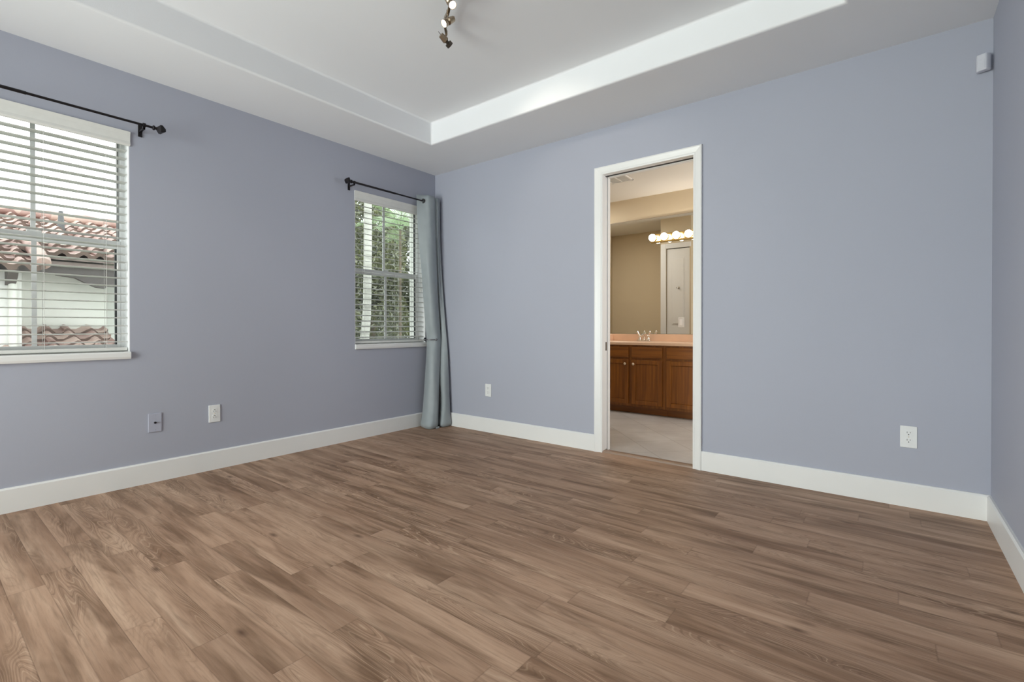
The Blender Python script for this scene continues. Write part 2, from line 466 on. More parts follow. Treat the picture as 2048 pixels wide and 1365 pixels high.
# tray ceiling
ce = MB()
x0, x1, y0, y1 = SOF, W-.557, YR+SOF, -SOF
def ring(z, a): return [(a[0], a[2], z), (a[1], a[2], z), (a[1], a[3], z), (a[0], a[3], z)]
outer = (-.06, W+.06, YR-.06, .05); inner = (x0, x1, y0, y1); top = (-.0, W, YR, 0)
vs = ring(H, outer)+ring(H, inner)+ring(HT, inner)+ring(2.9, outer)
fs = [(i, (i+1) % 4, 4+(i+1) % 4, 4+i) for i in range(4)]+[(4+i, 4+(i+1) % 4, 8+(i+1) % 4, 8+i) for i in range(4)]
fs += [(8, 9, 10, 11), (12, 13, 14, 15)]+[(i, (i+1) % 4, 12+(i+1) % 4, 12+i) for i in range(4)]
ce.add(vs, fs)
struct('ceiling', ce, M['ceiling'], bevel=.012, seg=4, smooth=True)
# baseboards
BH, BT = .126, .015
def base(name, pts, segs):
    mb = MB()
    for (ax, a, b) in segs:
        if ax == 'left': prof = [(0, 0, 0), (BT, 0, 0), (BT, 0, BH-.008), (BT-.006, 0, BH), (0, 0, BH)]; mb.prism([(p[0], a, p[2]) for p in prof], (0, b-a, 0))
        if ax == 'right': prof = [(0, 0, 0), (BT, 0, 0), (BT, 0, BH-.008), (BT-.006, 0, BH), (0, 0, BH)]; mb.prism([(W-p[0], a, p[2]) for p in prof], (0, b-a, 0))
        if ax == 'back': prof = [(0, 0, 0), (BT, 0, 0), (BT, 0, BH-.008), (BT-.006, 0, BH), (0, 0, BH)]; mb.prism([(a, -p[0], p[2]) for p in prof], (b-a, 0, 0))
    struct(name, mb, M['trim'])
CL0, CR1 = 1.766, 2.557                   # outer edges of the door casing
base('baseboard_left', None, [('left', YR, 0)])
base('baseboard_back', None, [('back', BT, CL0), ('back', CR1, W)])
base('baseboard_right', None, [('right', YR, -BT)])
# door casing, jambs and pocket door
cas = MB()
def casing_profile(w):                    # (across from inner edge to outer edge, thickness)
    return [(0, 0), (0, .010), (.008, .013), (.016, .011), (w*.55, .016), (w-.010, .020), (w-.002, .018), (w, .012), (w, 0)]
CT = 2.147
for s, xi, xo in ((-1, DX0, CL0), (1, DX1, CR1)):
    w = abs(xo-xi); pr = casing_profile(w)
    # mitred upright
    n = len(pr)
    vs = [(xi+s*a, -t, 0) for a, t in pr]+[(xi+s*a, -t, DZ+a*(CT-DZ)/w) for a, t in pr]
    cas.add(vs, [tuple(range(n)), tuple(range(n, 2*n))]+[(i, (i+1) % n, n+(i+1) % n, n+i) for i in range(n)])
pr = casing_profile(CT-DZ); n = len(pr); hw = CT-DZ
vs = [(DX0-a*(DX0-CL0)/hw, -t, DZ+a) for a, t in pr]+[(DX1+a*(CR1-DX1)/hw, -t, DZ+a) for a, t in pr]
cas.add(vs, [tuple(range(n)), tuple(range(n, 2*n))]+[(i, (i+1) % n, n+(i+1) % n, n+i) for i in range(n)])
struct('trim_1', cas, M['trim'])
d1 = thing('door_1', (DX0, .06, 0), kind='structure')
jb = MB()
jb.box((DX0-.018, .0005, 0), (DX0, .042, DZ)); jb.box((DX0-.018, .082, 0), (DX0, WT, DZ))
jb.box((DX1, .0005, 0), (DX1+.014, WT, DZ))
jb.box((DX0-.018, .0005, DZ), (DX1+.014, .042, DZ+.014)); jb.box((DX0-.018, .082, DZ), (DX1+.014, WT, DZ+.014))
obj('door_jamb', jb, M['trim'], d1, bevel=.0015)
obj('door_track', MB().box((DX0, .0425, DZ+.004), (DX1, .0815, DZ+.014)), M['gap'], d1)
leaf = obj('door_panel', MB().box((DX0-.019, .046, .012), (DX0-.005, .078, DZ-.002)), M['trim'], d1, bevel=.001)
obj('edge_pull', MB().box((DX0-.0055, .054, .765), (DX0-.003, .070, .83)), M['nickel_dark'], leaf, label='dark metal edge pull')

# ------------------------------------------------------------------ windows
def window(k, yA, yB):
    yc = (yA+yB)/2
    wdw = thing('window_%d' % k, (0, yc, WZ0), kind='structure')
    # drywall reveal lining
    rv = MB(); t = .004
    rv.box((-.095, yA, WZ0), (-.0005, yA+t, WZ1)); rv.box((-.095, yB-t, WZ0), (-.0005, yB, WZ1)); rv.box((-.095, yA, WZ1-t), (-.0005, yB, WZ1))
    obj('window_reveal', rv, M['reveal'], wdw)
    f = MB(); a = .020                     # main frame
    X0, X1 = -.150, -.095
    f.box((X0, yA, WZ0), (X1, yA+a, WZ1)); f.box((X0, yB-a, WZ0), (X1, yB, WZ1)); f.box((X0, yA+a, WZ1-a), (X1, yB-a, WZ1)); f.box((X0, yA+a, WZ0), (X1, yB-a, WZ0+.02))
    obj('window_frame', f, M['vinyl'], wdw, bevel=.002)
    ex = MB()                              # stucco return outside the frame
    ex.box((-EXT-.002, yA, WZ0), (X0, yA+.006, WZ1)).box((-EXT-.002, yB-.006, WZ0), (X0, yB, WZ1)).box((-EXT-.002, yA, WZ1-.006), (X0, yB, WZ1)).box((-EXT-.03, yA, WZ0), (X0, yB, WZ0+.012))
    obj('outer_reveal', ex, M['stucco_white'], wdw)
    zm = 1.430
    def sash(name, x0, x1, z0, z1, st, gk):
        s = MB(); A, B = yA+a+.001, yB-a-.001
        s.box((x0, A, z0), (x1, A+st, z1)); s.box((x0, B-st, z0), (x1, B, z1)); s.box((x0, A+st, z1-gk[0]), (x1, B-st, z1)); s.box((x0, A+st, z0), (x1, B-st, z0+gk[1]))
        so = obj(name, s, M['vinyl'], wdw, bevel=.0015)
        xm = (x0+x1)/2; za, zb = z0+gk[1], z1-gk[0]
        mu = MB().box((xm-.006, yc-.010, za), (xm+.006, yc+.010, zb))
        obj('muntin', mu, M['vinyl'], so)
        g = MB()                           # dark glazing gasket
        for y0, y1 in ((A+st, A+st+.007), (B-st-.007, B-st)): g.box((x0+.001, y0, za), (x1-.001, y1, zb))
        obj('gasket', g, M['gap'], so)
        obj('glass_pane', MB().box((xm-.002, A+st+.007, za), (xm+.002, B-st-.007, zb)), M['glass'], so)
        return so
    sash('upper_sash', -.142, -.122, zm-.020, WZ1-a-.001, .003, (.014, .040))
    sash('lower_sash', -.118, -.096, WZ0+.021, zm+.026, .018, (.048, .030))
    obj('insect_screen', MB().box((-.1485, yA+a, WZ0+.02), (-.1475, yB-a, zm-.021)), M['screen'], wdw)
    obj('sash_lock', MB().box((-.098, yc-.03, zm+.0265), (-.113, yc+.03, zm+.038)), M['vinyl'], wdw, bevel=.003)
    si = MB()
    si.box((-.095, yA, WZ0), (-.0002, yB, WZ0+.010))
    si.prism([(0, yA-.002, .757), (.016, yA-.002, .757), (.020, yA-.002, .770), (.020, yA-.002, .792), (.014, yA-.002, .800), (0, yA-.002, .800)], (0, yB-yA+.004, 0))
    obj('window_sill', si, M['trim'], wdw, bevel=.002)
    return wdw
for k, (a, b) in enumerate(WIN): window(k+1, a, b)

# ------------------------------------------------------------------ venetian blinds
def blind(yA, yB, label, cordpos, valp, tilt=0):
    yc = (yA+yB)/2
    r = thing('venetian_blind', (-.04, yc, WZ0+.02), label, 'window blind', 'white venetian blinds in the two windows')
    v = MB()
    v.prism([(valp, yA-.004, 2.010), (valp+.006, yA-.004, 2.020), (valp+.002, yA-.004, 2.035), (valp+.004, yA-.004, 2.070), (valp+.009, yA-.004, 2.092), (-.012+valp, yA-.004, 2.092), (-.012+valp, yA-.004, 2.010)], (0, yB-yA+.008, 0))
    obj('valance', v, M['slat'], r, bevel=.001)
    obj('head_rail', MB().box((-.070, yA+.008, 2.030), (-.014, yB-.008, 2.082)), M['slat'], r)
    s = MB(); n = 25; z0, z1 = .858, 1.985
    for i in range(n):
        z = z0+(z1-z0)*i/(n-1)
        pts = [(-.067+.050*t/4, yA+.008, z+.0022*(1-((t-2)/2)**2)+.0006*(t-2)) for t in range(5)]
        an = tilt; ca, sa = math.cos(an), math.sin(an)
        pts = [(-.042+(p[0]+.042)*ca+(p[2]-z)*sa, p[1], z+(p[2]-z)*ca-(p[0]+.042)*sa) for p in pts]
        low = [(p[0], p[1], p[2]-.0026) for p in pts][::-1]
        s.prism(pts+low, (0, yB-yA-.016, 0))
    obj('slats', s, M['slat_blade'], r)
    obj('bottom_rail', MB().box((-.068, yA+.008, .806), (-.016, yB-.008, .824)), M['slat'], r, bevel=.004)
    for y in cordpos:
        c = MB()
        for x in (-.0685, -.0155): c.cyl((x, y, .822), (x, y, 2.035), .0011, 6)
        obj('ladder_cord', c, M['cord'], r)
    t = MB(); yt = yB-.055
    t.tube([(-.010, yt, 2.02), (-.010, yt, 1.5), (-.010, yt+.003, 1.32)], .0012, 6)
    t.lathe([(.002, 0), (.005, .008), (.0065, .03), (.004, .04)], (-.010, yt+.003, 1.32), (0, 0, -1), 10)
    obj('pull_cord', t, M['cord'], r)
    return r
blind(*WIN[0], 'white horizontal slat blind in the window nearest the camera, looking onto tiled roofs', (-2.79, -2.53, -3.10), .004, -.01)
blind(*WIN[1], 'white horizontal slat blind in the corner window beside the curtain, looking onto trees', (-.80, -.44, -.24), .002, .21)

# ------------------------------------------------------------------ curtain rods
def rod(yA, yB, label, fins, brks):
    X, Z = .080, 2.130
    r = thing('curtain_rod', (0, (yA+yB)/2, Z), label, 'curtain rod', 'black curtain rods above the windows')
    ym = yA+(yB-yA)*.45
    obj('rod_pole', MB().cyl((X, yA, Z), (X, ym, Z), .0085, 16).cyl((X, ym, Z), (X, yB, Z), .0068, 16), M['bronze'], r, smooth=True)
    for y, s in fins:
        f = MB(); f.lathe([(.009, 0), (.014, .004), (.014, .010), (.008, .014), (.008, .022)], (X, y, Z), (0, s, 0), 16)
        k = MB()                            # faceted four sided knob
        f.lathe([(.012, .022), (.030, .036), (.030, .046), (.010, .066)], (X, y, Z), (0, s, 0), 4)
        obj('finial', f, M['bronze'], r)
    for y in brks:
        b = MB(); b.box((0, y-.010, Z-.050), (.005, y+.010, Z+.020)); b.box((.005, y-.005, Z-.024), (X+.004, y+.005, Z-.014))
        b.lathe([(.0125, 0), (.0125, .014)], (X, y-.007, Z), (0, 1, 0), 16); b.box((X-.004, y-.005, Z-.024), (X+.004, y+.005, Z-.008))
        obj('bracket', b, M['bronze'], r, bevel=.001)
    return r
rod(-3.30, -2.335, 'black curtain rod with faceted end knob above the window nearest the camera', [(-3.30, -1), (-2.335, 1)], [-3.26, -2.375])
rod(-.985, -.02, 'black curtain rod with grey blue curtain hanging at its corner end', [(-.985, -1)], [-.965])

# ------------------------------------------------------------------ curtain
CURT = [
 (2.185, [(0.045, -0.2771), (0.06, -0.2475), (0.082, -0.2177), (0.118, -0.194), (0.125, -0.1342), (0.1, -0.1015), (0.104, -0.0891), (0.116, -0.0809), (0.1, -0.0574), (0.095, -0.03), (0.05, -0.03)]),
 (1.85, [(0.05, -0.2637), (0.085, -0.2392), (0.12, -0.2149), (0.14, -0.1831), (0.128, -0.1259), (0.102, -0.0954), (0.106, -0.0849), (0.12, -0.0752), (0.104, -0.0524), (0.098, -0.03), (0.05, -0.03)]),
 (1.48, [(0.055, -0.2257), (0.105, -0.2205), (0.14, -0.2085), (0.15, -0.1676), (0.135, -0.1123), (0.112, -0.0844), (0.11, -0.0728), (0.128, -0.0734), (0.112, -0.0453), (0.12, -0.03), (0.07, -0.03)]),
 (1.21, [(0.055, -0.2013), (0.11, -0.2005), (0.145, -0.1884), (0.155, -0.1535), (0.14, -0.1012), (0.12, -0.076), (0.115, -0.0615), (0.135, -0.064), (0.14, -0.0425), (0.145, -0.03), (0.09, -0.03)]),
 (0.95, [(0.05, -0.1721), (0.1, -0.1793), (0.14, -0.1653), (0.155, -0.1347), (0.145, -0.0803), (0.122, -0.052), (0.118, -0.0384), (0.145, -0.0541), (0.165, -0.047), (0.175, -0.03), (0.12, -0.03)]),
 (0.83, [(0.05, -0.1565), (0.095, -0.1686), (0.13, -0.15), (0.155, -0.1285), (0.15, -0.0754), (0.138, -0.0588), (0.138, -0.0522), (0.155, -0.0572), (0.175, -0.0501), (0.19, -0.03), (0.14, -0.03)]),
 (0.7, [(0.05, -0.1599), (0.11, -0.1824), (0.15, -0.1685), (0.165, -0.138), (0.16, -0.0915), (0.152, -0.0774), (0.152, -0.0709), (0.165, -0.0702), (0.19, -0.0581), (0.205, -0.03), (0.15, -0.03)]),
 (0.47, [(0.05, -0.179), (0.13, -0.207), (0.175, -0.1917), (0.185, -0.1632), (0.18, -0.1235), (0.165, -0.101), (0.16, -0.0865), (0.185, -0.0992), (0.22, -0.0873), (0.22, -0.03), (0.17, -0.03)]),
 (0.25, [(0.05, -0.1981), (0.14, -0.2287), (0.185, -0.2074), (0.2, -0.1837), (0.195, -0.1455), (0.14, -0.0841), (0.13, -0.0604), (0.2, -0.1008), (0.235, -0.089), (0.23, -0.03), (0.18, -0.03)]),
 (0.1, [(0.055, -0.2213), (0.15, -0.2563), (0.2, -0.2399), (0.215, -0.2103), (0.21, -0.168), (0.14, -0.0928), (0.13, -0.0671), (0.21, -0.1201), (0.245, -0.0988), (0.24, -0.0315), (0.19, -0.03)]),
 (0.035, [(0.055, -0.2399), (0.16, -0.2775), (0.215, -0.2659), (0.225, -0.2258), (0.215, -0.1727), (0.17, -0.121), (0.17, -0.1081), (0.22, -0.1329), (0.25, -0.1037), (0.25, -0.0315), (0.2, -0.03)]),
 (0.004, [(0.05, -0.2233), (0.145, -0.258), (0.2, -0.2524), (0.21, -0.2183), (0.2, -0.1714), (0.15, -0.1055), (0.15, -0.0893), (0.205, -0.1187), (0.235, -0.0892), (0.235, -0.03), (0.19, -0.03)]),
]
def catmull(P, n):
    out = []
    for i in range(len(P)-1):
        p0, p1, p2, p3 = P[max(i-1, 0)], P[i], P[i+1], P[min(i+2, len(P)-1)]
        for k in range(n):
            t = k/n
            out.append(tuple(.5*((2*b)+(c-a)*t+(2*a-5*b+4*c-d)*t*t+(3*b-a-3*c+d)*t**3) for a, b, c, d in zip(p0, p1, p2, p3)))
    out.append(tuple(P[-1])); return out
rows = [catmull([(x, min(y, -.030), z) for x, y in r], 5) for z, r in CURT]
ncol = len(rows[0])
cols = [catmull([rows[j][i] for j in range(len(rows))], 6) for i in range(ncol)]
nr = len(cols[0])
cm = MB()
for i in range(ncol):
    for j in range(nr):
        x, y, z = cols[i][j]
        cm.v.append((max(x, .022), min(y, -.024), max(z, .003)))
for i in range(ncol-1):
    for j in range(nr-1):
        cm.f.append((i*nr+j, (i+1)*nr+j, (i+1)*nr+j+1, i*nr+j+1)); cm.mi.append(0)
ct = thing('curtain', (.13, -.13, 0), 'grey blue floor length curtain tied back in the room corner', 'curtain')
obj('curtain_panel', cm, M['fabric'], ct, smooth=True, solid=.003)
gm = MB()
cx, cy, cz = .080, -0.2283, 2.130
for R_, r_ in ((.0,.0),):
    n, m_ = 20, 8; ax = Vector((.25, -.97, 0)).normalized(); u = Vector((0, 0, 1)); w = ax.cross(u); k = len(gm.v)
    for i in range(n):
        a = 2*PI*i/n; d = u*math.cos(a)+w*math.sin(a)
        for j in range(m_):
            b = 2*PI*j/m_
            gm.v.append(tuple(Vector((cx, cy, cz))+d*(.017+.005*math.cos(b))+ax*(.006*math.sin(b))))
    for i in range(n):
        for j in range(m_):
            gm.f.append((k+i*m_+j, k+((i+1) % n)*m_+j, k+((i+1) % n)*m_+(j+1) % m_, k+i*m_+(j+1) % m_)); gm.mi.append(0)
obj('grommet', gm, M['bronze'], ct, smooth=True, label='black metal grommet ring')
tg = MB().prism([(.214, -.196, .004), (.224, -.200, .022), (.232, -.175, .020), (.226, -.170, .004)], (.002, .002, .0))
tg = MB().box((.222, -.200, .002), (.232, -.165, .018))
obj('hem_tag', tg, M['fabric'], ct)
hb = thing('curtain_holdback', (0, -.18, .828), 'slim metal holdback hook pinning the grey blue curtain', 'curtain holdback')
obj('wall_plate', MB().lathe([(.016, 0), (.016, .004), (.010, .008)], (0, -.135, .828), (1, 0, 0), 18), M['steel'], hb, smooth=True)
obj('hook_arm', MB().tube([(.004, -.135, .828), (.022, -.160, .828), (.045, -.190, .828), (.080, -.206, .827), (.115, -.203, .826), (.145, -.182, .826), (.166, -.150, .827)], .0048, 10), M['steel'], hb, smooth=True)
obj('end_knob', MB().sphere((.169, -.143, .828), .0105, 14, 10), M['steel'], hb, smooth=True)

# ------------------------------------------------------------------ wall plates
def plate_root(name, label, cat, group=None): return thing(name, (0, 0, 0), label, cat, group)
def make_outlet():
    r = plate_root('power_outlet', 'white duplex power outlet on the back wall right of the doorway', 'power outlet', 'white duplex power outlets')
    obj('cover_plate', MB().box((-.035, -.006, -.057), (.035, 0, .057)), M['plastic'], r, bevel=.003)
    for s in (-1, 1):
        zc = s*.0195
        f = MB(); pts = []
        for i in range(20):
            a = 2*PI*i/20; pts.append((.0165*math.cos(a), -.006, zc+max(-.0135, min(.0135, .0165*math.sin(a)))))
        f.prism(pts, (0, -.0018, 0))
        rc = obj('receptacle', f, M['plastic'], r)
        sl = MB(); sl.box((-.0075, -.0083, zc+.000), (-.0055, -.0078, zc+.0085)); sl.box((.0055, -.0083, zc+.001), (.0075, -.0078, zc+.0075))
        sl.lathe([(.0026, 0), (.0026, .0006)], (0, -.0083, zc-.0065), (0, 1, 0), 12)
        obj('contact_slots', sl, M['dark'], rc)
    obj('screw', MB().lathe([(.003, 0), (.002, .001)], (0, -.006, 0), (0, -1, 0), 12), M['hw'], r)
    return r
o1 = make_outlet()
o2 = copy_tree(o1); o3 = copy_tree(o1)
o1.location = (3.609, 0, .367)
o2.location = (.694, 0, .377); o2['label'] = 'white duplex power outlet on the back wall between curtain and doorway'
o3.location = (0, -1.978, .370); o3.rotation_euler = (0, PI, PI/2); o3['label'] = 'white duplex power outlet low on the left wall between the two windows'
cp = thing('coax_wall_plate', (0, 0, 0), 'wall coloured cable plate with dark socket on the left wall below the near window', 'cable wall plate')
obj('cover_plate', MB().box((-.035, -.006, -.057), (.035, 0, .057)), M['painted_plate'], cp, bevel=.003)
obj('coax_socket', MB().lathe([(.0065, 0), (.0065, .004), (.005, .005), (.005, .010)], (0, -.006, 0), (0, -1, 0), 14), M['bronze'], cp, smooth=True)
for s in (-1, 1): obj('screw', MB().lathe([(.003, 0), (.002, .001)], (0, -.006, s*.042), (0, -1, 0), 12), M['painted_plate'], cp)
cp.location = (0, -2.307, .361); cp.rotation_euler = (0, 0, PI/2)
ms = thing('motion_sensor', (0, 0, 0), 'small pale plastic motion sensor high in the right corner', 'motion sensor')
b = MB()
b.prism([(-.026, 0, -.040), (-.026, -.016, -.040), (-.018, -.034, -.040), (.018, -.034, -.040), (.026, -.016, -.040), (.026, 0, -.040)], (0, 0, .080))
obj('sensor_body', b, M['sensor'], ms, bevel=.005, seg=3, smooth=True)
obj('sensor_lens', MB().box((-.013, -.0355, -.030), (.013, -.0335, .012)), M['sensor'], ms, bevel=.002)
ms.location = (W-.032, -.013, 2.222); ms.rotation_euler = (0, 0, -.45)

# ------------------------------------------------------------------ track light
RV, FV = Vector((.787, .617, 0)), Vector((-.617, .787, 0)); UZ = Vector((0, 0, 1))
tl = thing('track_light', (1.95, -1.72, HT), 'antique nickel ceiling track light with small swivelling spot heads', 'ceiling light')
rail_pts = catmull([(1.585, -1.385, 2.575), (1.66, -1.470, 2.575), (1.735, -1.515, 2.575), (1.838, -1.607, 2.575), (1.93, -1.74, 2.575), (2.06, -1.84, 2.575), (2.17, -1.90, 2.575), (2.27, -2.02, 2.575)], 6)
rm = MB(); k = 0
n = len(rail_pts)
for j, p in enumerate(rail_pts):
    t = (Vector(rail_pts[min(j+1, n-1)])-Vector(rail_pts[max(j-1, 0)])).normalized(); w = t.cross(UZ)
    for sx, sz in ((-.006, -.009), (.006, -.009), (.006, .009), (-.006, .009)): rm.v.append(tuple(Vector(p)+w*sx+UZ*sz))
for j in range(n-1):
    for i in range(4):
        rm.f.append((j*4+i, j*4+(i+1) % 4, (j+1)*4+(i+1) % 4, (j+1)*4+i)); rm.mi.append(0)
rm.f += [(3, 2, 1, 0), tuple((n-1)*4+i for i in range(4))]; rm.mi += [0, 0]
obj('track_rail', rm, M['nickel'], tl)
obj('canopy', MB().lathe([(.065, 0), (.065, .012), (.045, .028), (.010, .030), (.010, .050)], (1.93, -1.74, HT), (0, 0, -1), 28), M['nickel'], tl, smooth=True)
def head(px, py, d, lit, hs=1, S=.76):
    sc = lambda pr: [(r_*S, h_*S) for r_, h_ in pr]
    d = Vector(d).normalized(); p = Vector((px, py, 2.575)); side = d.cross(UZ).normalized()
    c = p+Vector((0, 0, -.048))                       # pivot of the head
    hb_ = MB().lathe(sc([(.014, -.056), (.019, -.054), (.0245, -.006), (.017, .002), (.012, .006)]), c, d, 22)
    h = obj('spot_head', hb_, M['nickel'], tl, smooth=True)
    obj('front_ring', MB().lathe(sc([(.012, .004), (.012, .014), (.0255, .017), (.026, .040), (.0235, .040), (.0225, .036)]), c, d, 24, caps=False), M['nickel'] if lit else M['nickel_dark'], h, smooth=True)
    obj('lamp_lens', MB().lathe(sc([(.0225, .031), (.0225, .035), (.014, .037)]), c, d, 24), M['lens'], h, smooth=True)
    obj('swivel_stem', MB().cyl(p, c, .003, 8).cyl(p+UZ*.010, p-UZ*.014, .007, 14), M['nickel'], h, smooth=True)
    obj('aiming_handle', MB().cyl(c-d*.025, c-d*.025+(side*hs*.2-d*.9+UZ*.35).normalized()*.036, .0018, 8), M['nickel_dark'], h)
    L = bpy.data.lights.new('spot_lamp', 'SPOT'); L.energy = 8; L.color = (1, .9, .75); L.spot_size = 1.3; L.spot_blend = .6; L.shadow_soft_size = .025
    lo = bpy.data.objects.new('spot_lamp', L); COL.objects.link(lo); lo.location = c+d*.05
    lo.rotation_euler = d.to_track_quat('-Z', 'Y').to_euler()
head(1.592, -1.393, RV*.68-UZ*.50+FV*.62, False, -1)
head(1.722, -1.508, -RV*.62-UZ*.62-FV*.45, True, 1)
head(1.838, -1.604, RV*.42-UZ*.75-FV*.48, True, -1)
head(2.02, -1.815, -RV*.6-UZ*.7+FV*.2, True, 1)
head(2.20, -1.935, RV*.5-UZ*.8-FV*.2, True, 1)

# ------------------------------------------------------------------ bathroom
BZ, BY = 2.50, 2.21                      # ceiling height, far wall
struct('bathroom_wall_far', MB().box((-.225, BY, -.06), (4.4, BY+.12, 2.9)), M['wall_beige'])
struct('bathroom_wall_left', MB().box((-.225, WT, -.06), (-.205, BY, 2.9)), M['wall_beige'])
struct('bathroom_wall_right', MB().box((4.4, 0, -.06), (4.52, BY, 2.9)), M['wall_beige'])
struct('bathroom_ceiling', MB().box((-.205, WT, BZ), (4.4, BY, 2.62)), M['ceiling_bath'])
# linen closet built against the near wall, seen in the mirror
struct('closet_wall', MB().box((.94, WT, -.002), (1.025, .90, BZ)).box((1.025, .80, 2.065), (1.372, .90, BZ)).box((1.352, WT, -.002), (1.372, .90, 2.065)), M['wall_beige'])
cd = thing('door_3', (1.20, .86, 0), kind='structure')
cs = MB().box((.945, .90, 0), (1.020, .916, 2.135)).box((1.020, .90, 2.065), (1.372, .916, 2.135))
obj('door_casing', cs, M['trim'], cd, bevel=.004)
lf = MB().box((1.030, .862, .01), (1.350, .894, 2.055))
dl = obj('door_panel', lf, M['trim'], cd)
pm = MB()
for z0, z1 in ((.22, .80), (.98, 1.93)):
    A, B = 1.10, 1.285
    pm.prism([(A, .894, z0), (B, .894, z0), (B, .894, z1), (A, .894, z1)], (0, .004, 0))
    pm.box((A+.018, .898, z0+.018), (B-.018, .905, z1-.018))
obj('raised_panel', pm, M['trim'], dl, bevel=.003)
obj('gap_shade', MB().box((1.0205, .80, .004), (1.0295, .892, 2.062)).box((1.03, .80, 2.056), (1.35, .892, 2.064)), M['gap'], cd)  # dark solid in the open gap round the leaf, stands in for its shade
hk = thing('robe_hook', (1.205, .905, 1.50), 'small metal robe hook on the white closet door seen in the mirror', 'hook')
obj('hook_plate', MB().box((1.190, .905, 1.485), (1.220, .909, 1.515)), M['chrome'], hk, bevel=.002)
for s in (-1, 1):
    obj('prong', MB().tube([(1.205+s*.006, .909, 1.505), (1.205+s*.012, .930, 1.490), (1.205+s*.018, .944, 1.492), (1.205+s*.020, .950, 1.506)], .004, 8), M['chrome'], hk, smooth=True)
# vanity cabinets
YF = 1.67
CZ0, CZ1 = .08, .748
def cabinet(x0, x1, label, knob_side, dx0, dx1):
    r = thing('vanity_cabinet', ((x0+x1)/2, 1.94, 0), label, 'bathroom cabinet', 'honey oak vanity cabinets')
    obj('carcass', MB().box((x0, YF, CZ0), (x1, BY-.003, CZ1)), M['oak'], r)
    obj('toe_kick', MB().box((x0, YF+.07, 0), (x1, BY-.004, CZ0)), M['oak_h'], r)
    dr = MB().box((dx0, YF-.019, .612), (dx1, YF, .728))
    obj('drawer_front', dr, M['oak_h'], r, bevel=.005)
    a, z0, z1 = .046, .106, .590
    d = MB(); d.box((dx0, YF-.019, z0), (dx0+a, YF, z1)); d.box((dx1-a, YF-.019, z0), (dx1, YF, z1)); d.box((dx0+a, YF-.019, z0), (dx1-a, YF, z0+a)); d.box((dx0+a, YF-.019, z1-a), (dx1-a, YF, z1))
    d.box((dx0+a, YF-.010, z0+a), (dx1-a, YF-.002, z1-a))
    do = obj('cabinet_door', d, M['oak'], r, bevel=.004)
    if knob_side:
        kx = dx1-.030 if knob_side > 0 else dx0+.030
        obj('knob', MB().lathe([(.005, 0), (.005, .012), (.013, .018), (.014, .024), (.008, .029)], (kx, YF-.019, .545), (0, -1, 0), 16), M['hw'], do, smooth=True)
cabinet(.86, 1.303, 'oak vanity cabinet left of the sink, partly hidden by the door frame', 1, .88, 1.285)
cabinet(1.304, 1.688, 'oak vanity cabinet below the faucet, knob at its upper left', -1, 1.322, 1.660)
cabinet(1.689, 2.20, 'oak vanity cabinet right of the faucet beside the right door frame', 1, 1.708, 2.18)
ct_ = thing('vanity_countertop', (1.5, 1.93, .748), 'pinkish tan countertop with backsplash on the oak vanity', 'countertop')
obj('worktop', MB().box((.84, YF-.022, .749), (2.22, BY-.002, .782)), M['counter'], ct_, bevel=.006, seg=3)
obj('backsplash', MB().box((.80, BY-.022, .782), (2.22, BY-.002, .862)), M['counter'], ct_, bevel=.003)
obj('side_splash', MB().prism([(.82, BY-.022, .782), (.82, BY-.022, .862), (.82, BY-.07, .855), (.82, YF+.05, .80), (.82, YF+.05, .782)], (.02, 0, 0)), M['counter'], ct_)
fx, fy, fz = 1.272, 2.115, .7825
fc = thing('faucet', (fx, fy, fz), 'chrome bathroom faucet with two handles at the back of the vanity countertop', 'faucet')
obj('faucet_base', MB().box((fx-.078, fy-.022, fz), (fx+.078, fy+.022, fz+.014)), M['chrome'], fc, bevel=.006, seg=3)
obj('spout', MB().tube([(fx, fy, fz+.01), (fx, fy, fz+.055), (fx, fy-.02, fz+.078), (fx, fy-.06, fz+.080), (fx, fy-.095, fz+.062)], [.016, .014, .012, .011, .010], 12), M['chrome'], fc, smooth=True)
for s in (-1, 1):
    hx = fx+s*.052
    obj('handle', MB().lathe([(.022, 0), (.015, .014), (.012, .040), (.016, .046), (.014, .055), (.009, .060)], (hx, fy, fz+.012), (0, 0, 1), 16).tube([(hx, fy, fz+.066), (hx+s*.012, fy-.006, fz+.082), (hx+s*.024, fy-.012, fz+.108), (hx+s*.022, fy-.016, fz+.120)], [.010, .010, .012, .007], 10), M['chrome'], fc, smooth=True)
mi = thing('wall_mirror', (1.5, BY, .866), 'large frameless mirror on the beige bathroom wall above the vanity', 'mirror')
obj('mirror_glass', MB().box((.801, BY-.008, .866), (2.20, BY-.001, 2.229)), M['mirror'], mi)
obj('edge_strip', MB().box((.797, BY-.0095, .866), (.801, BY-.001, 2.232)).box((.797, BY-.0095, 2.229), (2.204, BY-.001, 2.233)), M['edge'], mi)
wp_ = thing('wall_plate', (1.675, BY-.008, 1.00), 'pale plastic outlet plate set into the lower mirror near the right door frame', 'outlet plate')
obj('cover_plate', MB().box((1.640, BY-.013, .943), (1.710, BY-.0085, 1.057)), M['plastic_grey'], wp_, bevel=.002)
obj('rocker', MB().box((1.659, BY-.016, .967), (1.691, BY-.013, 1.033)), M['plastic'], wp_, bevel=.001)
vl = thing('vanity_light', (1.60, BY-.008, 1.98), 'polished brass light bar with glowing round bulbs across the mirror', 'wall light')
obj('back_plate', MB().prism([(1.325, BY-.009, 1.928), (1.325, BY-.030, 1.936), (1.325, BY-.034, 1.950), (1.325, BY-.034, 2.015), (1.325, BY-.030, 2.030), (1.325, BY-.009, 2.037)], (.84, 0, 0)), M['brass'], vl)
